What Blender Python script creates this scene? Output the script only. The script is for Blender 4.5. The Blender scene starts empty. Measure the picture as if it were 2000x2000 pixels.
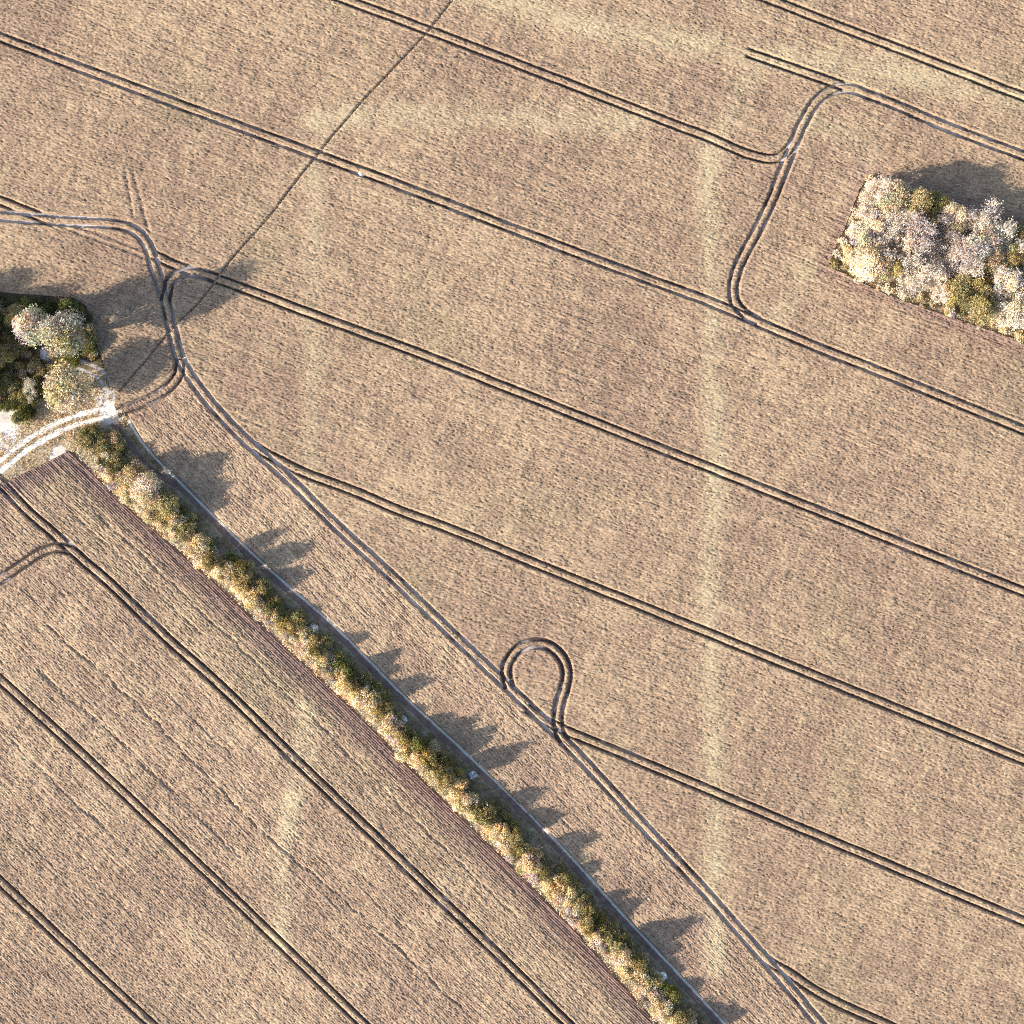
import bpy, math, random
import numpy as np

# ------------------------------------------------------------------ camera, sky, sun, exposure
SC = bpy.context.scene
S = 0.115                                   # metres per unit of the survey grid (230 m across)
HCAM = 420.0
SUN_AZ, SUN_EL = 21.0, 25.0                 # shadows fall towards +X, 21 deg up to +Y

cam_d = bpy.data.cameras.new('camera'); cam = bpy.data.objects.new('camera', cam_d)
SC.collection.objects.link(cam); SC.camera = cam
cam.location = (0, 0, HCAM); cam.rotation_euler = (0, 0, 0)
cam_d.sensor_fit = 'HORIZONTAL'; cam_d.angle = 2*math.atan(115.0/HCAM)
cam_d.clip_start = 1.0; cam_d.clip_end = 6000.0

W = bpy.data.worlds.new('World'); SC.world = W; W.use_nodes = True
wn = W.node_tree; sky = wn.nodes.new('ShaderNodeTexSky'); sky.sky_type = 'NISHITA'
sky.sun_disc = False; sky.sun_elevation = math.radians(SUN_EL)
sky.sun_rotation = math.radians(270 - SUN_AZ); sky.air_density = 1.0; sky.dust_density = 1.5; sky.ozone_density = 1.0
wn.links.new(sky.outputs[0], wn.nodes['Background'].inputs[0]); wn.nodes['Background'].inputs[1].default_value = 0.15

sun_d = bpy.data.lights.new('sun', 'SUN'); sun = bpy.data.objects.new('sun', sun_d); SC.collection.objects.link(sun)
sun_d.energy = 4.6; sun_d.angle = math.radians(0.6); sun_d.color = (1.0, 0.90, 0.77)
sun.location = (-200, -80, 120)
from mathutils import Vector
ca, sa = math.cos(math.radians(SUN_AZ)), math.sin(math.radians(SUN_AZ))
sdir = Vector((ca*math.cos(math.radians(SUN_EL)), sa*math.cos(math.radians(SUN_EL)), -math.sin(math.radians(SUN_EL))))
sun.rotation_euler = sdir.to_track_quat('-Z', 'Y').to_euler()

SC.view_settings.view_transform = 'Standard'; SC.view_settings.look = 'None'
SC.view_settings.gamma = 1.0; SC.view_settings.exposure = 0.96; SC.view_settings.use_curve_mapping = False
SC.render.engine = 'CYCLES'; SC.cycles.use_denoising = False; SC.cycles.filter_width = 1.05
SC.cycles.max_bounces = 5; SC.cycles.diffuse_bounces = 3; SC.cycles.transmission_bounces = 3
SC.cycles.use_adaptive_sampling = False

rng = np.random.default_rng(7); random.seed(7)
COL = SC.collection

# ------------------------------------------------------------------ helpers
def m(p):                                   # survey grid -> metres
    p = np.asarray(p, float).reshape(-1, 2)
    return np.stack([(p[:, 0]-1000)*S, (1000-p[:, 1])*S], 1)

def tag(o, label=None, cat=None, group=None, kind=None):
    if label: o['label'] = label
    if cat: o['category'] = cat
    if group: o['group'] = group
    if kind: o['kind'] = kind
    return o

def mesh_from(name, V, F, col=None, mat=None, smooth=False):
    V = np.ascontiguousarray(V, dtype=np.float32); F = np.ascontiguousarray(F, dtype=np.int32)
    k = F.shape[1]; me = bpy.data.meshes.new(name)
    me.vertices.add(len(V)); me.vertices.foreach_set('co', V.ravel())
    me.loops.add(F.size); me.loops.foreach_set('vertex_index', F.ravel())
    me.polygons.add(len(F))
    me.polygons.foreach_set('loop_start', np.arange(0, F.size, k, dtype=np.int32))
    if smooth: me.polygons.foreach_set('use_smooth', np.ones(len(F), bool))
    me.update(calc_edges=True)
    if col is not None:
        a = me.color_attributes.new('Col', 'FLOAT_COLOR', 'POINT')
        c = np.ones((len(V), 4), np.float32); c[:, :3] = col
        a.data.foreach_set('color', c.ravel())
    if mat: me.materials.append(mat)
    return me

def add(name, me, parent=None, loc=(0, 0, 0)):
    o = bpy.data.objects.new(name, me); COL.objects.link(o); o.location = loc
    if parent: o.parent = parent
    return o

class Noise:                                # tiling value noise on a lattice
    def __init__(s, seed, n=256): s.g = np.random.default_rng(seed).random((n, n)).astype(np.float32); s.n = n
    def __call__(s, x, y):
        x = np.asarray(x); y = np.asarray(y)
        xi = np.floor(x).astype(np.int32); yi = np.floor(y).astype(np.int32)
        fx = (x-xi).astype(np.float32); fy = (y-yi).astype(np.float32)
        fx = fx*fx*(3-2*fx); fy = fy*fy*(3-2*fy); n = s.n; g = s.g
        x0, x1, y0, y1 = xi % n, (xi+1) % n, yi % n, (yi+1) % n
        a = g[y0, x0]*(1-fx)+g[y0, x1]*fx; b = g[y1, x0]*(1-fx)+g[y1, x1]*fx
        return (a*(1-fy)+b*fy)*2-1
NZ = [Noise(100+i) for i in range(10)]
def fbm(x, y, sc, k=0, oct=3):
    r = 0; a = 1; t = 0
    for o in range(oct):
        r = r + a*NZ[(k+o) % 10](x*sc*2**o+17.3*o, y*sc*2**o-9.1*o); t += a; a *= .5
    return r/t
def sstep(a, b, x):
    t = np.clip((x-a)/(b-a), 0, 1); return t*t*(3-2*t)

def smooth_line(p, step=0.6):               # chord-length cubic Hermite through survey points, in metres
    q = m(p); d = np.r_[0, np.cumsum(np.linalg.norm(np.diff(q, axis=0), axis=1))]
    tg = np.zeros_like(q); h = np.diff(d)[:, None]; sl = np.diff(q, axis=0)/h
    tg[1:-1] = (sl[:-1]*h[1:]+sl[1:]*h[:-1])/(h[1:]+h[:-1]); tg[0] = sl[0]; tg[-1] = sl[-1]
    t = np.arange(0, d[-1], step); i = np.clip(np.searchsorted(d, t, 'right')-1, 0, len(h)-1)
    u = ((t-d[i])/h[i, 0])[:, None]; H = h[i]
    return ((2*u**3-3*u**2+1)*q[i]+(u**3-2*u**2+u)*H*tg[i]+(-2*u**3+3*u**2)*q[i+1]+(u**3-u**2)*H*tg[i+1])
def normals2(q):
    t = np.gradient(q, axis=0); t /= np.linalg.norm(t, axis=1)[:, None]+1e-9
    return np.stack([-t[:, 1], t[:, 0]], 1)
def offset(q, d): return q+normals2(q)*(d if np.isscalar(d) else np.asarray(d)[:, None])
def inside(poly, X, Y):
    r = np.zeros(X.shape, bool); n = len(poly)
    for i in range(n):
        x0, y0 = poly[i]; x1, y1 = poly[(i+1) % n]
        if y0 == y1: continue
        c = ((y0 > Y) != (y1 > Y)) & (X < (x1-x0)*(Y-y0)/(y1-y0)+x0); r ^= c
    return r

# ------------------------------------------------------------------ materials (all node based)
def mat_base(name, rough=0.95):
    mt = bpy.data.materials.new(name); mt.use_nodes = True
    nt = mt.node_tree; b = nt.nodes['Principled BSDF']; b.inputs['Roughness'].default_value = rough
    b.inputs['Specular IOR Level'].default_value = 0.12
    return mt, nt, b
def ramp(nt, fac, stops):
    r = nt.nodes.new('ShaderNodeValToRGB'); el = r.color_ramp.elements
    while len(el) < len(stops): el.new(0.5)
    for e, (p, c) in zip(el, stops): e.position = p; e.color = (*c, 1)
    nt.links.new(fac, r.inputs[0]); return r.outputs[0]
def noise(nt, scale, detail=4, rough=0.6):
    tc = nt.nodes.new('ShaderNodeNewGeometry'); n = nt.nodes.new('ShaderNodeTexNoise')
    n.inputs['Scale'].default_value = scale; n.inputs['Detail'].default_value = detail; n.inputs['Roughness'].default_value = rough
    nt.links.new(tc.outputs['Position'], n.inputs['Vector']); return n.outputs[0]
def mixmul(nt, a, b, f=1.0, mode='MULTIPLY'):
    x = nt.nodes.new('ShaderNodeMix'); x.data_type = 'RGBA'; x.blend_type = mode; x.inputs[0].default_value = f
    nt.links.new(a, x.inputs[6]); nt.links.new(b, x.inputs[7]); return x.outputs[2]
def attr(nt, n='Col'):
    a = nt.nodes.new('ShaderNodeAttribute'); a.attribute_name = n; return a.outputs['Color']

def ground_mat(name, stops, scale, bump=0.4, scale2=None):
    mt, nt, b = mat_base(name); f = noise(nt, scale, 6, 0.65)
    c = ramp(nt, f, stops)
    f2 = noise(nt, scale2 or scale*9, 3)
    c2 = ramp(nt, f2, [(0.3, (.72, .72, .72)), (0.7, (1.15, 1.15, 1.15))])
    nt.links.new(mixmul(nt, c, c2), b.inputs['Base Color'])
    bp = nt.nodes.new('ShaderNodeBump'); bp.inputs['Strength'].default_value = bump; bp.inputs['Distance'].default_value = 0.12
    nt.links.new(f2, bp.inputs['Height']); nt.links.new(bp.outputs[0], b.inputs['Normal']); return mt
M_SOIL = ground_mat('soil', [(.3, (.15, .105, .08)), (.6, (.24, .175, .135)), (.8, (.32, .25, .2))], .8)
M_RUT = ground_mat('rut_soil', [(.3, (.06, .05, .045)), (.7, (.13, .105, .085))], .8)
M_CHALK = ground_mat('chalky_rut', [(.30, (.20, .18, .175)), (.42, (.62, .59, .58)), (.7, (.86, .84, .83))], .3)
M_TRACK = ground_mat('chalk_track', [(.25, (.5, .45, .38)), (.45, (.72, .68, .62)), (.8, (.86, .84, .8))], .5, .3)
M_VERGE = ground_mat('verge_soil', [(.3, (.24, .18, .11)), (.55, (.42, .33, .22)), (.8, (.6, .5, .38))], .35)
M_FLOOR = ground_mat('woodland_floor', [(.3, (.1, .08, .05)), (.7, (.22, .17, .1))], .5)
M_PATH = ground_mat('earth_path', [(.3, (.16, .105, .09)), (.6, (.27, .19, .165)), (.8, (.36, .27, .24))], .6)
M_BARE = ground_mat('bare_chalk', [(.25, (.42, .36, .31)), (.5, (.66, .6, .54)), (.8, (.82, .78, .74))], .3)

def crop_mat(name):
    mt, nt, b = mat_base(name, 0.85)
    f = noise(nt, 5.0, 2); c2 = ramp(nt, f, [(0.3, (.80, .80, .80)), (0.7, (1.2, 1.2, 1.2))])
    nt.links.new(mixmul(nt, attr(nt), c2), b.inputs['Base Color'])
    return mt
M_CROP = crop_mat('ripening_wheat')

def leaf_mat(name, tint, trans=0.22):       # leaf colour times each leaf's own tone
    mt = bpy.data.materials.new(name); mt.use_nodes = True; nt = mt.node_tree; nt.nodes.clear()
    out = nt.nodes.new('ShaderNodeOutputMaterial'); d = nt.nodes.new('ShaderNodeBsdfDiffuse'); t = nt.nodes.new('ShaderNodeBsdfTranslucent')
    x = nt.nodes.new('ShaderNodeMixShader'); x.inputs[0].default_value = trans
    rgb = nt.nodes.new('ShaderNodeRGB'); rgb.outputs[0].default_value = (*tint, 1)
    oi = nt.nodes.new('ShaderNodeObjectInfo')
    v = ramp(nt, oi.outputs['Random'], [(0, (.85, .88, .86)), (.5, (1, 1, 1)), (1, (1.14, 1.08, 1.02))])
    c = mixmul(nt, mixmul(nt, attr(nt), rgb.outputs[0]), v)
    nt.links.new(c, d.inputs[0]); nt.links.new(c, t.inputs[0])
    nt.links.new(d.outputs[0], x.inputs[1]); nt.links.new(t.outputs[0], x.inputs[2]); nt.links.new(x.outputs[0], out.inputs[0])
    return mt
LEAF = {k: leaf_mat('leaves_'+k, c, t) for k, c, t in [
    ('pale', (.80, .665, .52), .12), ('cream', (.62, .50, .33), .15), ('olive', (.37, .30, .145), .2), ('green', (.19, .185, .065), .22),
    ('dark', (.12, .12, .055), .2), ('white', (.86, .84, .82), .12), ('mauve', (.5, .405, .36), .12), ('silver', (.56, .50, .36), .15),
    ('straw', (.78, .64, .43), .1), ('tangle', (.40, .31, .19), .12), ('rough', (.28, .235, .11), .18)]}
def bark_mat(name, a, b_):
    mt, nt, b = mat_base(name, .9); nt.links.new(ramp(nt, noise(nt, 3, 4), [(.3, a), (.7, b_)]), b.inputs['Base Color']); return mt
M_BARK = bark_mat('bark', (.07, .055, .04), (.16, .13, .1))
M_TWIG = bark_mat('pale_bark', (.6, .52, .47), (.82, .74, .69))

# ------------------------------------------------------------------ survey: field edges and tracks (survey grid units)
HEDGE_NE = [(246, 805), (279, 861), (362, 949), (413, 1000), (529, 1111), (659, 1225), (788, 1355), (900, 1458), (1100, 1654), (1216, 1782), (1346, 1921), (1419, 2000), (1520, 2112)]
HEDGE_SW = [(147, 887), (233, 975), (311, 1043), (414, 1133), (555, 1261), (659, 1355), (788, 1484), (940, 1634), (1100, 1792), (1286, 2000), (1390, 2112)]
WOOD_E = [(-160, 560), (0, 572), (78, 578), (145, 583), (168, 598), (181, 632), (191, 679), (207, 720), (225, 774), (246, 805)]
COPSE = [(1690, 348), (1660, 420), (1618, 520), (1733, 577), (2000, 669), (2130, 714), (2130, 500), (2000, 447), (1772, 372)]

TR = {}   # name: (points, half width, chalky, wheel gauge)
TR['T0'] = ([(1380, -48), (1505, 0), (1634, 50), (1750, 94), (2000, 190), (2150, 247)], .27, 0)
TR['T1'] = ([(560, -43), (675, 0), (838, 60), (1000, 121), (1150, 179), (1300, 237), (1383, 268), (1440, 293), (1474, 305), (1503, 310), (1524, 306), (1541, 293), (1552, 276)], .27, 0)
TR['T2'] = ([(-150, 16), (0, 73), (272, 175), (621, 303), (810, 373), (1000, 446), (1200, 521), (1434, 609), (1500, 638), (1779, 750), (2000, 840), (2150, 901)], .27, .4)
TR['T3'] = ([(300, 497), (330, 512), (430, 547), (622, 618), (824, 692), (1000, 761), (1200, 840), (1600, 998), (2000, 1156), (2150, 1215)], .28, .15)
TR['T3w'] = ([(-150, 340), (0, 392), (55, 414), (105, 433)], .27, 0)
TR['T4'] = ([(500, 872), (525, 888), (549, 901), (600, 925), (673, 952), (789, 1000), (900, 1041), (1000, 1082), (1366, 1229), (2000, 1484), (2150, 1545)], .28, 0)
TR['T5'] = ([(1030, 1384), (1059, 1404), (1104, 1426), (1200, 1465), (1300, 1507), (1403, 1550), (2000, 1799), (2150, 1862)], .28, .1)
TR['T6'] = ([(1470, 1848), (1489, 1867), (1543, 1901), (1592, 1934), (1731, 2000), (1960, 2105)], .28, 0)
TR['W'] = ([(-150, 410), (0, 422), (103, 430), (180, 434), (217, 437), (248, 443), (271, 455), (291, 482), (304, 523), (321, 574), (336, 638), (355, 704), (384, 751), (440, 818), (493, 871), (556, 926), (630, 1000), (768, 1127), (900, 1253), (978, 1327), (1043, 1388), (1095, 1439), (1144, 1490), (1246, 1600), (1309, 1667), (1401, 1767), (1489, 1867), (1517, 1899), (1602, 2000), (1690, 2108)], .35, .8)
TR['L'] = ([(996, 1344), (990, 1322), (990, 1303), (1000, 1283), (1016, 1266), (1043, 1256), (1069, 1259), (1090, 1274), (1104, 1296), (1108, 1316), (1103, 1345), (1095, 1372), (1090, 1402), (1093, 1428), (1103, 1448)], .42, .25)
TR['N'] = ([(1480, 626), (1450, 608), (1437, 592), (1432, 568), (1439, 531), (1456, 494), (1480, 450), (1510, 385), (1541, 306), (1570, 239), (1597, 197), (1623, 178), (1651, 172), (1700, 187), (1853, 249), (1992, 302), (2150, 362)], .31, .5)
TR['S'] = ([(1461, 104), (1528, 127), (1631, 163), (1650, 170)], .27, 0)
TR['B'] = ([(324, 590), (327, 574), (331, 555), (347, 539), (367, 532), (398, 535), (430, 547)], .36, .1)
TR['C'] = ([(352, 700), (351, 729), (338, 750), (311, 771), (278, 787), (245, 799), (226, 806)], .3, .3)
TR['D1'] = ([(-30, 915), (13, 954), (50, 994), (103, 1040), (137, 1071), (215, 1139), (331, 1250), (400, 1311), (595, 1500), (800, 1697), (1000, 1890), (1105, 1995), (1220, 2110)], .33, .1)
TR['D2'] = ([(-150, 1185), (0, 1326), (40, 1362), (395, 1694), (711, 2000), (820, 2106)], .3, 0)
TR['D3'] = ([(-150, 1580), (0, 1720), (297, 2000), (410, 2106)], .3, 0)
TR['D4'] = ([(-150, 1246), (0, 1134), (52, 1098), (85, 1077), (114, 1069), (140, 1074)], .32, .1)
GAUGE = 1.84
FOOT = [(930, -55), (885, 0), (833, 66), (688, 222), (624, 300), (523, 427), (430, 538), (414, 561), (342, 639), (233, 766)]
WL = {}                                      # centre lines of each wheel rut in metres
for k, (p, hw, ch) in TR.items():
    q = smooth_line(p)
    wob = .06*NZ[3](np.arange(len(q))*.17, np.full(len(q), hash(len(p)) % 50+.5))
    WL[k] = [offset(q, GAUGE/2+wob), offset(q, -GAUGE/2+wob)]
FT = smooth_line(FOOT); FT = offset(FT, .14*NZ[5](np.arange(len(FT))*.11, np.full(len(FT), 3.3)))

# ------------------------------------------------------------------ ground sheets
def sheet(name, poly, z, mat, label, kind='structure', cell=1.5, amp=.03):
    poly = np.asarray(poly)
    me = bpy.data.meshes.new(name); V = np.c_[poly, np.full(len(poly), z)]
    me.from_pydata([tuple(v) for v in V], [], [list(range(len(V)))]); me.materials.append(mat); me.update()
    if me.polygons[0].normal.z < 0: me.flip_normals()
    return tag(add(name, me), label, None, None, kind)
g = np.array([(-1500, -1500), (1500, -1500), (1500, 1500), (-1500, 1500)], float)
sheet('ground', g, 0, M_SOIL, 'brown earth ground carrying the wheat fields')

def ribbon(q, hw, z, jit=.05, seed=0):
    n = normals2(q); w = hw+jit*NZ[seed % 10](np.arange(len(q))*.35, np.full(len(q), seed*1.7)); w2 = hw+jit*NZ[(seed+3) % 10](np.arange(len(q))*.35, np.full(len(q), seed*2.3))
    a = q+n*w[:, None]; b = q-n*w2[:, None]; k = len(q)
    V = np.r_[np.c_[a, np.full(k, z)], np.c_[b, np.full(k, z)]]; i = np.arange(k-1)
    return V, np.stack([i+k, i+k+1, i+1, i], 1)
def join(parts):
    V = []; F = []; o = 0
    for v, f in parts: V.append(v); F.append(f+o); o += len(v)
    return np.concatenate(V), np.concatenate(F)

LAB = {'T0': 'dark pair of wheel ruts beyond the short dead-end ruts, passing no junction',
       'T1': 'dark wheel ruts crossed by the footpath and curving into the track near the square copse',
       'T2': 'long wheel ruts with a white chalk mound lying on them',
       'T3': 'wheel ruts leaving the wood corner through the tree shadow across the wheat',
       'T3w': 'short dark wheel ruts running into the pale headland track above the wood',
       'T4': 'wheel ruts forking off the headland track between the wood and the turning loop',
       'T5': 'wheel ruts starting at the foot of the teardrop turning loop',
       'T6': 'wheel ruts splitting off the far end of the pale headland track',
       'W': 'pale chalky headland track winding round the wood and along the hedge',
       'L': 'teardrop shaped turning loop of brown wheel ruts',
       'N': 'S-shaped wheel track bending round the square copse to meet the long ruts',
       'S': 'short pair of dead-end wheel ruts stopping in the wheat',
       'B': 'curved wheel ruts linking the headland track to the ruts in the tree shadow',
       'C': 'curved wheel ruts from the headland track to the white farm track junction',
       'D1': 'wheel ruts running beside the hedge in the field behind it',
       'D2': 'middle pair of wheel ruts in the field on the sunny side of the hedge',
       'D3': 'wheel ruts farthest from the hedge on its sunny side',
       'D4': 'curved wheel ruts turning off the ruts beside the hedge towards the field edge'}
def rut_mat(ch):
    if ch <= 0: return M_RUT
    if ch >= 1: return M_CHALK
    k = 'mixed_rut_%d' % round(ch*100)
    if k in bpy.data.materials: return bpy.data.materials[k]
    t = .62-.25*ch
    return ground_mat(k, [(t-.06, (.07, .058, .052)), (t+.06, (.4, .37, .36)), (min(.95, t+.3), (.7, .67, .65))], .12)
zi = 0
for k, (p, hw, ch) in TR.items():
    V, F = join([ribbon(q, hw+.18, .012+.009*zi+.004*j, .04, zi+j) for j, q in enumerate(WL[k])]); zi += 1
    tag(add('wheel_track', mesh_from('wheel_track', V, F, mat=rut_mat(ch))), LAB[k], None, 'wheel tracks through the wheat', 'structure')
V, F = ribbon(FT, .22, .012+.009*zi, .03, 5)
tag(add('footpath', mesh_from('footpath', V, F, mat=ground_mat('trodden_path', [(.35, (.16, .13, .11)), (.7, (.4, .35, .31))], .4))), 'narrow trodden footpath cutting straight across the wheat', None, None, 'structure')

# verge, wood floor, copse floor
vp = np.concatenate([m(WOOD_E[8:]), m(HEDGE_NE[1:]), m(HEDGE_SW)[::-1], m([(132, 880), (85, 905), (31, 931), (5, 947), (-160, 1012), (-160, 745), (60, 735), (150, 722), (203, 722)])])
sheet('verge', vp, .006, M_VERGE, 'dry grass verge around the farm track and along the hedge')
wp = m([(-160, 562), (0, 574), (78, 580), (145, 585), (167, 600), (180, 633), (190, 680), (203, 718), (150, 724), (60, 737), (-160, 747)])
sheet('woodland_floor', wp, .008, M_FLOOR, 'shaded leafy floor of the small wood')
sheet('copse_floor', m(COPSE), .006, M_VERGE, 'dry grass floor under the square copse')

# farm track
FTK = {}
main = smooth_line([(-160, 1010), (-60, 950), (0, 910), (39, 879), (83, 851), (122, 831), (168, 816), (207, 807)], .5)
spur = smooth_line([(210, 803), (212, 787), (211, 759), (202, 738), (184, 724), (158, 714), (129, 709), (104, 704)], .5)
z0 = .03
V, F = join([ribbon(offset(main, 1.02), .6, z0, .24, 1), ribbon(offset(main, -1.02), .6, z0, .24, 2)])
tag(add('farm_track', mesh_from('farm_track', V, F, mat=M_TRACK)), 'white chalk farm track with a grassy middle strip', None, None, 'structure')
V, F = join([ribbon(offset(spur, .95), .42, z0+.008, .14, 3), ribbon(offset(spur, -.95), .42, z0+.008, .14, 4)])
tag(add('farm_track', mesh_from('farm_track', V, F, mat=ground_mat('old_chalk_track', [(.3, (.22, .19, .165)), (.5, (.45, .41, .38)), (.8, (.72, .69, .66))], .5))), 'grey chalk spur track curving into the wood', None, None, 'structure')
def blob(name, c, r, z, mat, label, seed, asp=1.0, rot=0.0):
    a = np.linspace(0, 2*np.pi, 60, endpoint=False)
    rr = r*(1+.28*NZ[seed](np.cos(a)*1.7+5, np.sin(a)*1.7+5)+.12*NZ[seed+1](np.cos(a)*6+9, np.sin(a)*6+9))
    x = rr*np.cos(a); y = rr*np.sin(a)*asp; c = m([c])[0]
    P = np.stack([c[0]+x*math.cos(rot)-y*math.sin(rot), c[1]+x*math.sin(rot)+y*math.cos(rot)], 1)
    return sheet(name, P, z, mat, label)
blob('chalk_spill', (214, 800), 3.3, .026, M_BARE, 'scattered chalk dust around the track junction', 5, 1.35, .2)
blob('track_junction', (213, 801), 1.7, z0+.016, M_TRACK, 'white chalk junction where the farm track forks', 2, 1.2)
blob('bare_ground', (4, 826), 4.6, .02, M_BARE, 'pinkish bare chalk patch beside the farm track', 4, 1.3, .3)
blob('bare_ground', (113, 884), 2.2, .02, M_BARE, 'pale bare chalk patch at the corner of the hedge', 6, .55, .75)
blob('bare_ground', (103, 705), 1.6, .021, ground_mat('purple_earth', [(.3, (.2, .16, .17)), (.7, (.4, .34, .37))], .6), 'purplish bare earth where the spur track ends in the wood', 3, .6)
# hedge-side path and its pale edge
ne = smooth_line([(213, 812), (232, 826), (262, 862), (300, 905)]+HEDGE_NE[2:], .6)
ne2 = smooth_line([(252, 818), (279, 862)]+HEDGE_NE[2:], .6)
V, F = ribbon(offset(ne, -1.25), .62, .018, .15, 6)
tag(add('field_path', mesh_from('field_path', V, F, mat=M_PATH)), 'brown earth path between the hedge and the wheat', None, None, 'structure')
V, F = ribbon(offset(ne2, -.28), .26, .024, .1, 8)
tag(add('path_edge', mesh_from('path_edge', V, F, mat=ground_mat('pale_edge', [(.3, (.5, .5, .42)), (.7, (.82, .82, .76))], .6))), 'pale chalky edge strip between the earth path and the wheat', None, None, 'structure')

# ------------------------------------------------------------------ wheat
TAN = np.array([.365, .262, .168]); PALE = np.array([.43, .345, .215]); BROWN = np.array([.275, .185, .13]); GREEN = np.array([.27, .225, .13]); EDGE = np.array([.24, .16, .13])
BANDS = [([(1383, 300), (1388, 500), (1392, 700), (1396, 950), (1384, 1150), (1392, 1400), (1398, 1800), (1400, 1900)], 1.7, 1.0),
         ([(612, 330), (616, 420), (612, 600), (612, 800), (606, 1030)], 1.6, .45), ([(620, 240), (700, 230), (800, 228), (1000, 234), (1240, 240)], 2.2, .9),
         ([(900, -30), (1150, 50), (1460, 104), (1640, 125), (2000, 190)], 2.3, .7), ([(1470, 130), (1440, 210), (1385, 300)], 2.0, .45),
         ([(600, 1380), (590, 1480), (562, 1600), (552, 1720), (546, 1850)], 1.7, .8), ([(1560, 225), (1700, 300), (1640, 420)], 1.8, .45), ([(1580, 520), (1545, 580), (1500, 650)], 1.8, .45),
         ([(1440, -20), (1500, 40)], 1.5, .3)]
FURROWS = [([(95, 1222), (180, 1295), (280, 1385), (420, 1530), (560, 1665), (632, 1723), (800, 1872), (900, 1968)], .3, 1.0),
           ([(76, 1310), (190, 1407), (290, 1497), (389, 1596), (470, 1676)], .5, .8), ([(10, 1430), (70, 1490), (170, 1585), (260, 1665)], .4, .6),
           ([(120, 1160), (230, 1265), (360, 1385), (470, 1490)], .35, .5), ([(170, 985), (300, 1105), (480, 1275), (640, 1430), (830, 1620), (1020, 1800)], .35, .7), ([(140, 1000), (260, 1110), (400, 1240)], .35, .7)]
SCUFF = [([(246, 335), (254, 380), (263, 432)], .3, .35), ([(262, 340), (275, 390), (300, 480)], .3, .35), ([(105, 433), (160, 446), (240, 474), (300, 497)], .3, .45), ([(115, 441), (170, 462), (240, 487), (290, 506)], .3, .45), ([(348, 752), (372, 753)], .2, 1.0)]
LIM = 126.0

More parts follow.
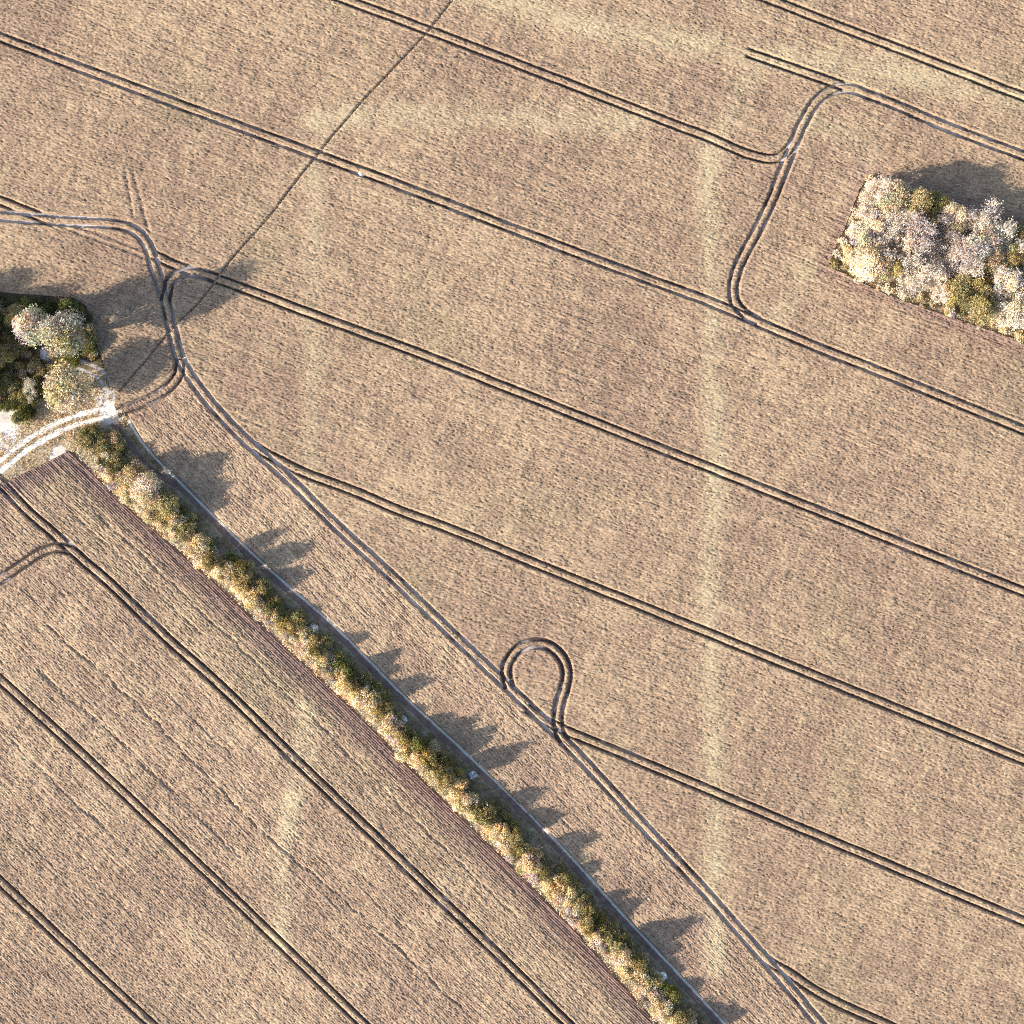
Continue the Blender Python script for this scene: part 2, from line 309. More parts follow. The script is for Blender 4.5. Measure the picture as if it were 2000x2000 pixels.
def crop(name, label, regions, excl, ang, ruts, du=.29, dv=.17, seed=0, south=False, head=False):
    """wheat canopy as a height field whose grid runs along the drilled rows"""
    c, s_ = math.cos(ang), math.sin(ang)
    P = np.concatenate(regions); u_ = P[:, 0]*c+P[:, 1]*s_; v_ = -P[:, 0]*s_+P[:, 1]*c
    us = np.arange(u_.min(), u_.max()+du, du); vs = np.arange(v_.min(), v_.max()+dv, dv)
    U, Vv = np.meshgrid(us, vs); X = U*c-Vv*s_; Y = U*s_+Vv*c
    msk = np.zeros(X.shape, bool)
    for r in regions: msk |= inside(r, X, Y)
    for e in excl: msk &= ~inside(e, X, Y)
    msk &= (np.abs(X) < LIM) & (np.abs(Y) < LIM)
    def dist(lines, R):
        D = np.full(X.shape, R, np.float32)
        for q in lines:
            qu = q[:, 0]*c+q[:, 1]*s_; qv = -q[:, 0]*s_+q[:, 1]*c
            for i in range(len(q)-1):
                i0 = int((min(qu[i], qu[i+1])-R-us[0])/du); i1 = int((max(qu[i], qu[i+1])+R-us[0])/du)+2
                j0 = int((min(qv[i], qv[i+1])-R-vs[0])/dv); j1 = int((max(qv[i], qv[i+1])+R-vs[0])/dv)+2
                if i1 < 1 or j1 < 1 or i0 >= len(us) or j0 >= len(vs): continue
                i0 = max(i0, 0); j0 = max(j0, 0)
                a = us[None, i0:i1]; b = vs[j0:j1, None]; eu = qu[i+1]-qu[i]; ev = qv[i+1]-qv[i]
                t = np.clip(((a-qu[i])*eu+(b-qv[i])*ev)/(eu*eu+ev*ev+1e-12), 0, 1)
                d = np.hypot(a-qu[i]-t*eu, b-qv[i]-t*ev); np.minimum(D[j0:j1, i0:i1], d, out=D[j0:j1, i0:i1])
        return D
    def poly_line(pts): return smooth_line(pts, 1.5)
    r = np.random.default_rng(seed+50); shp = X.shape
    X32 = X.astype(np.float32); Y32 = Y.astype(np.float32)
    big = fbm(X32, Y32, 1/28, seed, 3); mid = fbm(X32, Y32, 1/5.5, seed+2, 3)
    # mottling: wind-leant clumps lying across the rows
    aa = math.radians(62); mu = X32*math.cos(aa)+Y32*math.sin(aa); mv = -X32*math.sin(aa)+Y32*math.cos(aa)
    mott = fbm(mu*.45, mv, 1/1.5, seed+4, 2)
    streak = NZ[(seed+1) % 10](U/3.2, Vv/.42)*.6+NZ[(seed+5) % 10](U/9.0, Vv/.36+40)*.6
    rowlong = NZ[(seed+7) % 10](U/40, Vv/1.3)
    fine = r.random(shp, dtype=np.float32)*2-1
    ramp_row = .5+.5*fbm(X32, Y32, 1/17, seed+6, 2)
    if south or head: ramp_row = ramp_row*.7+.35
    h = .76+.05*big+.07*mid+.085*mott+.125*fine+.10*streak*ramp_row+.04*rowlong
    row = -np.cos(2*np.pi*(Vv+.03*NZ[8](U/7, Vv/3))/.47).astype(np.float32); h += (.055 if (south or head) else .03)*row*ramp_row
    h -= .16*np.clip(-fine-.72, 0, 1)*3.5                       # thin spots between ears
    lng = NZ[(seed+2) % 10](U/6.5, Vv/.30+90)*.6+NZ[(seed+9) % 10](U/1.6, Vv/.26)*.55
    h -= (.30 if (south or head) else .26)*np.clip(lng-.42+.25*rowlong+.2*mid, 0, .6)
    # colour
    k = np.clip(.55+.45*big+.42*mid+.45*mott+.2*streak, 0, 1.15)[..., None]
    C = BROWN*(1-k)+TAN*k
    gsel = sstep(.15, .75, fbm(X32, Y32, 1/19, seed+8, 3))[..., None]
    C = C*(1-.35*gsel)+GREEN*.35*gsel
    for pts, w, a in BANDS:
        w *= 1.5; a = min(1.0, a*1.5)
        d = dist([poly_line(pts)], w*2.6); brk = .55+.45*fbm(X32, Y32, 1/6, seed+3, 2)
        f = (np.exp(-(d/w)**2*1.1)*a*brk*(d < w*2.6))
        h += .15*f; f = np.clip(f*1.15, 0, 1)[..., None]; C = C*(1-f)+PALE*f
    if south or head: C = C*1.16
    C = C*(1+.30*(r.random(shp, dtype=np.float32)*2-1)+.10*streak+.05*mott)[..., None]
    lowf = np.clip((.72-h)/.3, 0, 1)[..., None]*.45; C = C*(1-lowf)+GREEN*.85*lowf   # green straw shows below the ripe ears
    # edges
    bd = []
    for rg in regions+excl: bd.append(np.r_[rg, rg[:1]])
    edge_lines = [q for q in EDGES[name]]
    D = dist(edge_lines, 7.5)
    e = (1-sstep(.6, 3.0 if not south else 7.0, D+.5*mid))
    if south:
        C = C*(1-e[..., None])+EDGE*e[..., None]*(1+.2*fine[..., None]*.6); h = h*(1-.45*e)+(.10*streak+.09*row)*e
        rough = sstep(5.5, 3.0, D)*0+1-sstep(11, 24, dist([edge_lines[0]], 26)+3*big)
        gapn = NZ[3](U/.75, Vv/.22+11)*.55+NZ[6](U/2.4, Vv/.25+70)*.5-.28*row+.35*fine; hole = np.clip(gapn-.55+.4*mid, 0, 1)*rough
        h -= .6*hole; C = C*(1-.14*rough[..., None])+GREEN*1.1*.14*rough[..., None]*(1-e[..., None])+C*.14*(rough*e)[..., None]
    elif name == 'main':
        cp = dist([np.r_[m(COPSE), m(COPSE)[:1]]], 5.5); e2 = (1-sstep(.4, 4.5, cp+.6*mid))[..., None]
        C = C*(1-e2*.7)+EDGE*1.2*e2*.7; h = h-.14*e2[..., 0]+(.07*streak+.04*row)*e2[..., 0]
        cl = np.exp(-((X32-m([(1522, 478)])[0, 0])**2+(Y32-m([(1522, 478)])[0, 1])**2)/3.0); h -= .7*np.clip(cl*(.4+mott), 0, 1)
    h *= sstep(.02, .35, D) if name != 'main' else 1
    if south:
        for pts, w, a in FURROWS:
            d = dist([offset(poly_line(pts), .45*NZ[4](np.arange(len(poly_line(pts)))*.5, np.full(len(poly_line(pts)), a*9)))], 2.5)
            brk = np.clip(.3+.7*NZ[5](U/2.2, Vv/.5)+.9*NZ[6](U/.45, Vv/.25)+.7*fine, 0, 1)
            h -= .62*a*brk*(1-sstep(w*.3, w*1.5, d))
    if name == 'main':
        for pts, w, a in SCUFF:
            d = dist([poly_line(pts)], 2.0); h -= .55*a*(1-sstep(w*.5, w*2.0, d))
    # tracks pressed down to the soil
    for kk in ruts:
        hw = TR[kk][1]; d = dist(WL[kk], 1.6); rag = .05*fine+.05*mott
        h = np.minimum(h, -.10+1.1*sstep(hw-.16, hw+.26, d+rag)); h += .05*np.exp(-((d-hw-.45)/.22)**2)
    d = dist([FT], 1.2); h = np.minimum(h, -.02+.9*sstep(.05, .31, d+.03*fine))
    h = np.where(msk, h, -.2)
    # mesh
    keep = msk[:-1, :-1] & msk[1:, :-1] & msk[:-1, 1:] & msk[1:, 1:]
    hm = np.maximum(np.maximum(h[:-1, :-1], h[1:, :-1]), np.maximum(h[:-1, 1:], h[1:, 1:])); keep &= hm > .03
    idx = np.arange(h.size).reshape(shp); j, i = np.nonzero(keep)
    F = np.stack([idx[j, i], idx[j, i+1], idx[j+1, i+1], idx[j+1, i]], 1)
    used = np.zeros(h.size, bool); used[F.ravel()] = True; rm = np.cumsum(used)-1
    jx = (r.random(shp, dtype=np.float32)-.5)*du*.6; jy = (r.random(shp, dtype=np.float32)-.5)*dv*.5
    X2 = X+jx*c-jy*s_; Y2 = Y+jx*s_+jy*c
    V = np.stack([X2.ravel()[used], Y2.ravel()[used], h.ravel()[used]], 1)
    Cc = np.clip(C.reshape(-1, 3)[used], 0.02, .9)
    o = add('wheat_crop', mesh_from('wheat_crop', V, rm[F], Cc, M_CROP))
    return tag(o, label, None, None, 'stuff')

Wl = smooth_line(TR['W'][0], 1.0)
Wsub = [p for p in TR['W'][0] if p[1] >= 700]
Cl = [(226, 806), (245, 799), (278, 787), (311, 771), (338, 750), (350, 729), (355, 704)]
Wr = np.concatenate([offset(smooth_line(Cl, 1.0), GAUGE/2), offset(smooth_line(Wsub, 1.0), GAUGE/2)])
head_reg = np.concatenate([Wr, m(HEDGE_NE)[::-1]])
main_reg = np.concatenate([m(WOOD_E[:-1]), Wr, m([(1690, 2130), (2150, 2130), (2150, -150), (-160, -150)])])
south_reg = np.concatenate([m([(-160, 1012), (5, 947), (31, 931), (85, 905), (132, 880)]), m(HEDGE_SW), m([(1390, 2130), (-160, 2130)])])
EDGES = {'main': [m(WOOD_E)], 'headland': [smooth_line(HEDGE_NE, 1.0)], 'south': [smooth_line(HEDGE_SW, 1.0), m([(-160, 1012), (5, 947), (31, 931), (85, 905), (132, 880), (147, 887)])]}
north_ruts = [k for k in TR if k[0] != 'D']; south_ruts = ['D1', 'D2', 'D3', 'D4']
crop('main', 'ripening tan wheat of the large field between the wood and the square copse', [main_reg], [m(COPSE)], -math.atan(.388), north_ruts, .30, .18, seed=0)
crop('headland', 'wheat headland strip between the hedge path and the chalky track', [head_reg], [], -math.radians(45.5), north_ruts, .28, .15, seed=3, head=True)
crop('south', 'rough tan wheat of the field on the sunny side of the hedge', [south_reg], [], -math.radians(44.0), south_ruts, .28, .14, seed=6, south=True)

# ------------------------------------------------------------------ leaf cards, trees, shrubs
def cards(P, N, size, tone, r, asp=.7):
    n = len(P); N = N/(np.linalg.norm(N, axis=1)[:, None]+1e-9)
    a = r.normal(size=(n, 3)); t = np.cross(N, a); t /= np.linalg.norm(t, axis=1)[:, None]+1e-9; b = np.cross(N, t)
    s = (np.full(n, size)*(0.6+.8*r.random(n)))[:, None]/2
    V = np.stack([P-t*s, P-b*s*asp, P+t*s, P+b*s*asp], 1).reshape(-1, 3)
    F = np.arange(4*n).reshape(-1, 4)
    return V, F, np.repeat(tone, 4, axis=0)
def tone_for(r, n, base=None):
    v = np.clip(1+.28*r.normal(size=n), .45, 1.8); hue = .12*r.normal(size=n)
    t = np.stack([v*(1+hue), v, v*(1-.8*hue)], 1); return np.clip(t if base is None else t*base, .05, 2.2)
def tube(p0, p1, r0, r1, k=4):
    d = np.array(p1)-np.array(p0); d = d/(np.linalg.norm(d)+1e-9); a = np.cross(d, (0.3, .9, .2)); a /= np.linalg.norm(a)+1e-9; b = np.cross(d, a)
    th = np.arange(k)*2*np.pi/k; ring = np.cos(th)[:, None]*a+np.sin(th)[:, None]*b
    V = np.r_[np.array(p0)+ring*r0, np.array(p1)+ring*r1]; i = np.arange(k)
    return V, np.stack([i, (i+1) % k, (i+1) % k+k, i+k], 1)

def leafy(seed, R, H, tb, nl, per, size, flat=1.0):
    r = np.random.default_rng(seed); cz = (H+tb)/2; rz = (H-tb)/2
    PV, PN, PT = [], [], []; cen = []
    for i in range(nl):
        d = r.normal(size=3); d[2] = abs(d[2])*.9-.25; d /= np.linalg.norm(d)
        f = .35+.4*r.random(); c0 = np.array([d[0]*R*f, d[1]*R*f, cz+d[2]*rz*f]); lr = R*(.24+.2*r.random()); cen.append((c0, lr))
        base = np.clip(1+.24*r.normal(), .5, 1.5)*np.array([1+.08*r.normal(), 1, 1-.2*r.normal()])
        n = int(per*(lr/R/.34)**2); dd = r.normal(size=(n, 3)); dd /= np.linalg.norm(dd, axis=1)[:, None]
        bump = 1+.16*np.sin(dd[:, 0]*9+i)*np.sin(dd[:, 1]*8+2*i)+.18*r.normal(size=n)
        p = c0+dd*lr*bump[:, None]*np.array([1, 1, .85]); ok = p[:, 2] > tb*.5+.1
        PV.append(p[ok]); PN.append((dd+.75*r.normal(size=dd.shape))[ok]); PT.append(tone_for(r, n, base)[ok])
    P = np.concatenate(PV); V, F, T = cards(P, np.concatenate(PN), size, np.concatenate(PT), r)
    tr = [tube((0, 0, -.1), (0, 0, cz), R*.07, R*.035, 6)]
    for c0, lr in cen: tr.append(tube((0, 0, tb*(.5+.5*r.random())), c0, R*.03, R*.012, 4))
    TV, TF = join(tr)
    return V, F, T, TV, TF
def bare(seed, R, H, nleaf, size):
    r = np.random.default_rng(seed); seg = []; tips = []
    def grow(p, d, L, rad, lev):
        e = p+d*L; seg.append(tube(p, e, rad, rad*.6, 4 if lev < 2 else 3))
        if lev == 4: tips.append(e); return
        for i in range([5, 5, 5, 4][lev]):
            f = .35+.65*(i+1)/[5, 5, 5, 4][lev]; nd = d*.75+r.normal(size=3)*.55+np.array([0, 0, .12]); nd /= np.linalg.norm(nd)
            grow(p+d*L*f, nd, L*(.55+.2*r.random()), max(rad*.5, .028), lev+1)
    grow(np.array([0, 0, -.1]), np.array([.03, .02, 1.0]), H*.38, R*.05, 0)
    TV, TF = join(seg); sc = R/np.percentile(np.hypot(TV[:, 0], TV[:, 1]), 97); TV = TV*np.array([sc, sc, H/TV[:, 2].max()])
    tp = np.array(tips)*np.array([sc, sc, H/np.array(tips)[:, 2].max()]); tp = tp[r.integers(0, len(tp), nleaf)]+r.normal(size=(nleaf, 3))*.3
    V, F, T = cards(tp, r.normal(size=tp.shape)+np.array([0, 0, .5]), size, tone_for(r, nleaf), r)
    return V, F, T, TV, TF

PROTO = {}
def proto(key, data, barkmat):
    V, F, T, TV, TF = data
    PROTO[key] = (mesh_from(key+'_crown', V, F, T, LEAF['pale']), mesh_from(key+'_trunk', TV, TF, None, barkmat))
for i in range(3): proto('tree%d' % i, leafy(20+i, 5.0, 11.0, 2.2, 40, 270, .38), M_BARK)
for i in range(3): proto('small%d' % i, leafy(30+i, 3.0, 7.5, 1.0, 26, 200, .30), M_BARK)
for i in range(4): proto('shrub%d' % i, leafy(40+i, 2.0, 3.2, .1, 18, 150, .25), M_BARK)
for i in range(3): proto('bush%d' % i, leafy(50+i, 1.1, 1.5, .05, 9, 90, .22), M_BARK)
for i in range(3): proto('bare%d' % i, bare(60+i, 3.6, 8.5, 2600, .26), M_TWIG)

def plant(name, key, px, leaf, label, cat, group=None, sc=1.0, hz=1.0, part='crown', lean=0.0):
    c = m([px])[0]; e = bpy.data.objects.new(name, None); COL.objects.link(e); e.location = (c[0], c[1], 0)
    e.rotation_euler = (0, 0, random.uniform(0, 6.28)); e.scale = (sc, sc, sc*hz); e.empty_display_size = .5
    tag(e, label, cat, group)
    cm, tm = PROTO[key]
    a = add(part, cm, e); a.material_slots[0].link = 'OBJECT'; a.material_slots[0].material = LEAF[leaf]
    add('trunk' if cat == 'tree' else 'stem', tm, e)
    return e

def poisson(poly_px, dmin, r, tries=6000):
    P = np.array(poly_px, float); lo, hi = P.min(0), P.max(0); out = []
    for _ in range(tries):
        p = lo+(hi-lo)*r.random(2)
        if not inside(P, np.array([p[0]]), np.array([p[1]]))[0]: continue
        if all((p[0]-q[0])**2+(p[1]-q[1])**2 > dmin**2 for q in out): out.append(tuple(p))
    return out

# --- square copse
rc = np.random.default_rng(11)
cop_in = [(1706, 382), (1690, 425), (1655, 512), (1745, 552), (2000, 640), (2085, 668), (2085, 502), (2000, 466), (1772, 396)]
plant('leafy_tree', 'tree0', (1788, 398), 'olive', 'tall olive green tree on the shadow side of the square copse, nearest its corner', 'tree', None, .72, 1.35)
plant('leafy_tree', 'tree1', (1822, 408), 'olive', 'olive green tree beside the tallest tree of the square copse', 'tree', None, .6, 1.35)
fixed = [(1788, 398), (1822, 408)]
for x, y in poisson(cop_in, 23, rc, 9000):
    if min(math.hypot(x-a, y-b) for a, b in fixed) < 24: continue
    gap = math.hypot((x-1800)/38, (y-468)/24)
    if gap < .75: continue
    n1 = float(NZ[2](np.array([x/60.]), np.array([y/60.]))[0]); q = rc.random()
    if gap < 1.35 or (y < 500 and x > 1840 and q < .3):
        plant('bare_tree', 'bare%d' % rc.integers(3), (x, y), 'mauve', 'mauve grey bare-twigged tree round the dark gap inside the square copse', 'tree', 'bare grey trees in the square copse', .9+.35*rc.random(), 1.2)
    elif q < .5:
        plant('bare_tree', 'bare%d' % rc.integers(3), (x, y), 'pale', 'pale pinkish tree with bare white twigs in the square copse', 'tree', 'pale trees in the square copse', .9+.35*rc.random(), .85+.2*rc.random())
    elif q < .88 and n1 < .5:
        plant('leafy_tree', 'small%d' % rc.integers(3), (x, y), 'pale' if rc.random() < .6 else 'cream', 'cream leaved dense tree in the square copse', 'tree', 'cream trees in the square copse', .85+.4*rc.random(), 1.0+.35*rc.random())
    else:
        plant('leafy_tree', 'small%d' % rc.integers(3), (x, y), 'olive', 'yellowish olive tree among the pale trees of the square copse', 'tree', 'olive trees in the square copse', .75+.35*rc.random(), 1.1+.3*rc.random())
for x, y in poisson(COPSE, 15, rc, 5000):
    dd = min(abs((b[0]-a[0])*(a[1]-y)-(a[0]-x)*(b[1]-a[1]))/math.hypot(b[0]-a[0], b[1]-a[1]) for a, b in zip(COPSE, COPSE[1:]+COPSE[:1]))
    if dd > 20 or dd < 5: continue
    plant('edge_bush', 'bush%d' % rc.integers(3), (x, y), rc.choice(['cream', 'straw', 'olive', 'tangle']), 'low scrubby bush along the edge of the square copse', 'bush', 'bushes edging the square copse', .8+.6*rc.random(), 1.0, 'foliage')

def cop_where(x, y):
    top = 348+(x-1690)*.33; bot = 520+(x-1618)*.40
    if x < 1690 or y < 520-(x-1618)*2.4+60: return ' at its end facing the S-shaped track'
    if y-top < 45: return ' along its shaded edge'
    if bot-y < 60: return ' along its sunny edge'
    return ' in its middle'
for o in list(COL.objects):
    if o.get('group', '').endswith('in the square copse') and o.get('category') == 'tree':
        w = cop_where(o.location.x/S+1000, 1000-o.location.y/S)
        o['label'] = {'bare': 'mauve grey bare-twigged tree of the square copse', 'pale': 'pale pinkish white-twigged tree of the square copse', 'crea': 'dense cream leaved tree of the square copse', 'oliv': 'yellowish olive tree of the square copse'}[o['group'][:4]]+w
        o['group'] += w
# --- small wood
plant('broad_tree', 'tree2', (152, 664), 'silver', 'tallest silvery round-crowned tree in the wood, over the rubble heap', 'tree', None, 1.0, 1.95)
plant('broad_tree', 'small1', (86, 643), 'pale', 'pale brown tree touching the tallest tree of the wood', 'tree', None, 1.45, 1.55)
plant('broad_tree', 'tree1', (146, 766), 'cream', 'round golden cream tree inside the bend of the farm track', 'tree', None, 1.12, 1.0)
plant('broad_tree', 'tree0', (-40, 690), 'green', 'broad dark green tree at the outer side of the wood', 'tree', 'dark trees of the wood', 1.0, 1.3)
for (x, y), s_ in zip([(-75, 655), (-95, 720), (-120, 612), (-75, 775), (-140, 690)], [1.0, 1.15, .85, .8, 1.1]):
    plant('broad_tree', 'tree%d' % rc.integers(3), (x, y), 'green', 'broad dark green tree at the outer side of the wood', 'tree', 'dark trees of the wood', s_, 1.25)
plant('leafy_tree', 'small0', (38, 622), 'olive', 'yellow green tree in the middle of the wood', 'tree', None, .85, 1.0)
plant('leafy_tree', 'small2', (8, 700), 'olive', 'bright olive tree at the outer edge of the wood below the dark trees', 'tree', None, .9, .95)
plant('leafy_tree', 'bare1', (63, 760), 'silver', 'slender silver leaved tree beside the round golden tree', 'tree', None, .8, .7)
wood_in = [(-30, 590), (0, 586), (75, 590), (140, 596), (160, 606), (174, 640), (182, 690), (160, 700), (120, 716), (90, 745), (60, 800), (30, 795), (-30, 790)]
for x, y in poisson(wood_in, 17, rc):
    if math.hypot(x-91, y-690) < 20: continue
    k = rc.choice(['dark', 'dark', 'green', 'rough', 'tangle']); lb = {'dark': 'dark green shrub of the wood undergrowth', 'green': 'mid green shrub of the wood undergrowth', 'rough': 'yellowish green shrub of the wood undergrowth', 'tangle': 'brown tangled shrub of the wood undergrowth'}[k]
    plant('shrub', 'shrub%d' % rc.integers(4), (x, y), k, lb, 'shrub', k+' undergrowth shrubs in the wood', .75+.5*rc.random(), .6+.5*rc.random(), 'foliage')
plant('shrub', 'shrub1', (45, 812), 'green', 'green shrub standing between the pinkish bare patch and the farm track', 'shrub', None, 1.2, 1.0, 'foliage')

# --- hedge
hq = smooth_line(HEDGE_SW, .5); hn = normals2(hq); L = len(hq)
def hedge_px(t, off):                        # metres along, metres from the sunny edge towards the path
    i = min(int(t/.5), L-1); p = hq[i]+hn[i]*off; return (p[0]/S+1000, 1000-p[1]/S)
special = [((300, 958), 'tree0', 'cream', 'broad_tree', 'tallest olive cream tree at the wood end of the hedge', 'tree', .85, .95), ((332, 985), 'small2', 'olive', 'broad_tree', 'olive tree second from the wood end of the hedge', 'tree', 1.0, 1.1),
           ((272, 925), 'small0', 'tangle', 'broad_tree', 'brownish tree at the wood end of the hedge, next to its tallest tree', 'tree', .9, 1.05),
           ((419, 1079), 'shrub2', 'white', 'blossom_shrub', 'white flowering shrub nearest the wood in the hedge', 'shrub', .75, 1.0), ((616, 1232), 'bare2', 'white', 'blossom_shrub', 'spiky white twigged shrub in the hedge beside the purple shrub', 'shrub', .4, .6),
           ((642, 1278), 'shrub0', 'mauve', 'purple_shrub', 'purple leaved shrub in the hedge', 'shrub', .8, 1.0), ((979, 1642), 'shrub3', 'white', 'blossom_shrub', 'white flowering shrub on the sunny edge in the middle of the hedge', 'shrub', .62, .8),
           ((1288, 1908), 'shrub1', 'white', 'blossom_shrub', 'white flowering shrub near the far end of the hedge', 'shrub', .85, 1.0), ((925, 1512), 'bush1', 'white', 'blossom_shrub', 'small whitish shrub on the shaded side of the hedge', 'shrub', .9, 1.0), ((790, 1405), 'bush2', 'white', 'blossom_shrub', 'tiny white flowering shrub on the crest of the hedge', 'shrub', .8, 1.0),
           ((845, 1462), 'small1', 'cream', 'round_shrub', 'large round cream shrub opposite the turning loop', 'shrub', .72, .85), ((1232, 1866), 'small0', 'olive', 'round_shrub', 'tall olive shrub at the far half of the hedge', 'shrub', .6, 1.0)]
for p, key, lf, nm, lb, ct, s_, hz in special: plant(nm, key, p, lf, lb, ct, None, s_, hz, 'crown' if ct == 'tree' else 'foliage')
rh = np.random.default_rng(5)
HL = {'cream': 'golden cream shrub in the hedge', 'straw': 'straw coloured shrub in the hedge', 'olive': 'olive green shrub in the hedge', 'green': 'mid green shrub in the hedge', 'dark': 'dark green shrub in the hedge', 'rough': 'dull green shrub in the hedge', 'mauve': 'greyish mauve shrub in the hedge'}
SEG = [(400, ' near the wood'), (630, ' between the first white shrub and the purple one'), (840, ' between the purple shrub and the turning loop'), (1010, ' just past the turning loop'), (1230, ' between the turning loop and the tall olive shrub'), (9999, ' at its far end')]
def where(p): return next(w for x, w in SEG if p[0] < x)
t = 7.0
while t < L*.5-2:
    wob = .5*math.sin(t*.31)
    for off, pal, sz in ((2.4, ['cream', 'cream', 'straw', 'mauve', 'straw'], .92), (4.3, ['olive', 'cream', 'rough', 'cream', 'cream', 'olive'], 1.15), (6.3, ['green', 'rough', 'rough', 'olive'], 1.0)):  # pale sunny row, darker shaded row: sunlight and shade put into leaf colour
        if off > 5 and rh.random() < .15: continue
        k = rh.choice(pal); p = hedge_px(t+rh.normal()*.5, off+wob+rh.normal()*.3)
        if min(math.hypot(p[0]-s0[0][0], p[1]-s0[0][1]) for s0 in special) < 11: continue
        tall = 1.0+((.5+.6*rh.random()) if (rh.random() < .32 and off > 3) else 0)
        plant('hedge_shrub', 'shrub%d' % rh.integers(4), p, k, ('tall ' if tall > 1 else '')+HL[k]+where(p), 'shrub', ('tall ' if tall > 1 else '')+k+' hedge shrubs'+where(p), sz*(.72+.45*rh.random()), tall*(.75+.5*rh.random()), 'foliage')
    t += 1.85+rh.random()*.9
for p in [(188, 845), (222, 858), (205, 868), (228, 890), (190, 855), (243, 905), (215, 905), (255, 925), (236, 872), (170, 862), (262, 905)]:
    k = rh.choice(['tangle', 'dark', 'rough']); plant('hedge_shrub', 'shrub%d' % rh.integers(4), p, k, {'tangle': 'brown tangled shrub at the wood end of the hedge', 'dark': 'dark green shrub at the wood end of the hedge', 'rough': 'dull green shrub at the wood end of the hedge'}[k], 'shrub', k+' shrubs at the wood end of the hedge', .85+.4*rh.random(), .9, 'foliage')

# ------------------------------------------------------------------ grass
def grass(label, poly, step, leafk, h, avoid, seed, size=.34, prob=None):
    r = np.random.default_rng(seed); lo, hi = poly.min(0), poly.max(0)
    lo = np.maximum(lo, -LIM); hi = np.minimum(hi, LIM)
    n = int((hi[0]-lo[0])*(hi[1]-lo[1])/step**2); P = lo+(hi-lo)*r.random((n, 2))
    P = P[inside(poly, P[:, 0], P[:, 1])]; nz = fbm(P[:, 0], P[:, 1], 1/2.2, seed % 7, 3); keep = r.random(len(P)) < np.clip(.75+.9*nz, .12, 1)
    for q, w in avoid:
        dm = np.full(len(P), 99.)
        for a in q[::2]: dm = np.minimum(dm, np.hypot(P[:, 0]-a[0], P[:, 1]-a[1]))
        keep &= dm > w*(.55+.75*r.random(len(P)))
    P = P[keep]; nz = nz[keep]; n = len(P); k = 2
    z = h*(.35+.7*r.random((n, k))+.25*nz[:, None])
    Q = np.c_[np.repeat(P, k, 0)+r.normal(size=(n*k, 2))*.1, np.clip(z.ravel(), .05, 3)]
    base = np.stack([1+.25*np.repeat(nz, k), np.ones(n*k), 1-.2*np.repeat(nz, k)], 1)
    V, F, T = cards(Q, r.normal(size=Q.shape)*.9+np.array([0, 0, .5]), size, tone_for(r, n*k, base), r, .45)
    return tag(add('grass', mesh_from('grass', V, F, T, LEAF[leafk])), label, None, None, 'stuff')
pathq = offset(ne, -1.15)
av = [(offset(main, 1.0), .55), (offset(main, -1.0), .55), (offset(spur, .95), .5), (offset(spur, -.95), .5), (m([(213, 801)]), 2.0), (m([(4, 826), (4, 840), (10, 815)]), 3.0), (m([(113, 884)]), 1.9), (pathq, .85)]
hs = offset(hq, 3.2)
sun_side = np.concatenate([hq, hs[::-1]])
grass('tall straw coloured dry grass along the sunny foot of the hedge', sun_side, .26, 'straw', .5, [], 1, .36)
shade_side = np.concatenate([offset(hq, 3.2), offset(ne2, -.5)[::-1]])
grass('grass between the hedge and the earth path, dull green with painted hedge shade', shade_side, .30, 'rough', .4, av, 2, .36)  # darker leaf colour here stands in for shade behind the hedge
tri = np.concatenate([m([(246, 812), (225, 776), (207, 722)]), m([(150, 724), (60, 737), (-160, 747), (-160, 1010), (5, 945), (31, 929), (85, 903), (132, 878), (150, 885)]), m([(200, 900), (262, 880)])])
grass('rough dry grass on both sides of the white farm track', tri, .27, 'cream', .4, av, 3, .36)
grass('rank grass on the shaded floor of the wood', wp, .35, 'rough', .5, [(spur, 2.0)], 4, .4)
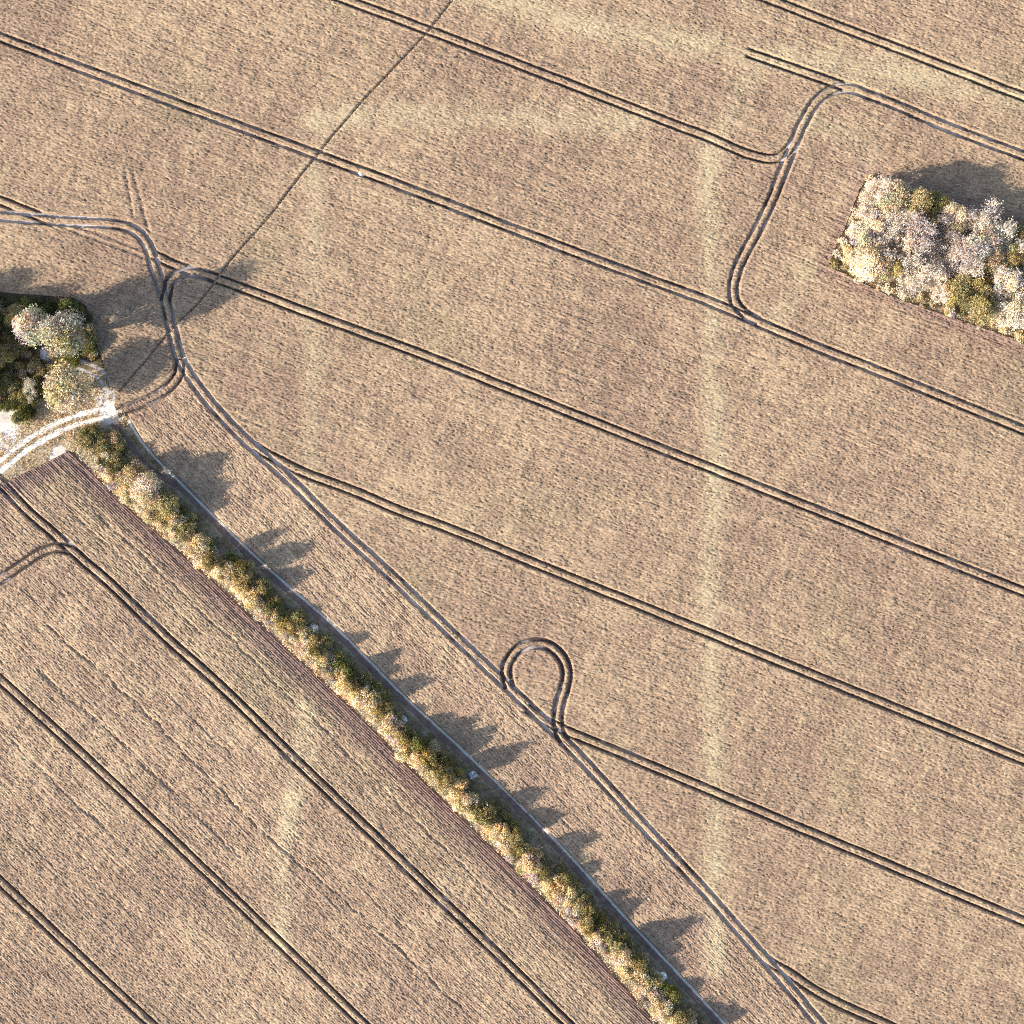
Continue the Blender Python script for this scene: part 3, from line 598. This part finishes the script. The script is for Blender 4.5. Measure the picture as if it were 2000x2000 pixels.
grass('dry grass among the trees of the square copse', m(COPSE), .34, 'tangle', .5, [], 5, .4)

# ------------------------------------------------------------------ chalk heaps
def heap(name, px, R, H, n, label, col, seed):
    r = np.random.default_rng(seed); c = m([px])[0]; me_v, me_f = [], []
    oct_ = np.array([(1, 0, 0), (0, 1, 0), (-1, 0, 0), (0, -1, 0), (0, 0, 1), (0, 0, -1)], float)
    of = np.array([(0, 1, 4), (1, 2, 4), (2, 3, 4), (3, 0, 4), (1, 0, 5), (2, 1, 5), (3, 2, 5), (0, 3, 5)])
    parts = []
    a = np.linspace(0, 2*np.pi, 24, endpoint=False); V = [(0, 0, H*.8)]
    rings = 4
    for k in range(1, rings+1):
        f = k/rings
        for t_ in a: V.append((math.cos(t_)*R*f*(1+.15*math.sin(3*t_+seed)), math.sin(t_)*R*f*(1+.15*math.sin(3*t_+seed)), H*.8*(1-f**1.5)+.08*r.normal()*(1-f)+(-.05 if k == rings else 0)))
    F = [(0, 1+i, 1+(i+1) % 24) for i in range(24)]
    for k in range(rings-1):
        for i in range(24):
            p = 1+k*24+i; q = 1+k*24+(i+1) % 24; F += [(p, p+24, q+24), (p, q+24, q)]
    parts.append((np.array(V), np.array(F)))
    for _ in range(n):
        t_ = r.random()*6.28; f = math.sqrt(r.random())*1.08; s_ = R*(.06+.11*r.random())
        z = H*.8*max(0, 1-f**1.5)
        parts.append((oct_*s_*(.6+.7*r.random((6, 1)))*np.array([1, 1, .7])+np.array([math.cos(t_)*R*f, math.sin(t_)*R*f, z+s_*.2]), of))
    V, F = join(parts)
    mt = ground_mat(name+'_stone', [(.3, tuple(x*.7 for x in col)), (.7, col)], 2.0)
    return tag(add(name, mesh_from(name, V, F, mat=mt), None, (c[0], c[1], 0.01)), label, 'heap')
heap('chalk_mound', (706, 341), .85, 1.15, 40, 'small white chalk mound on the wheel ruts beside the footpath crossing', (.86, .85, .84), 1)
heap('rubble_heap', (91, 690), 1.7, .9, 90, 'blue white rubble heap under the tallest tree of the wood', (.82, .82, .85), 2)
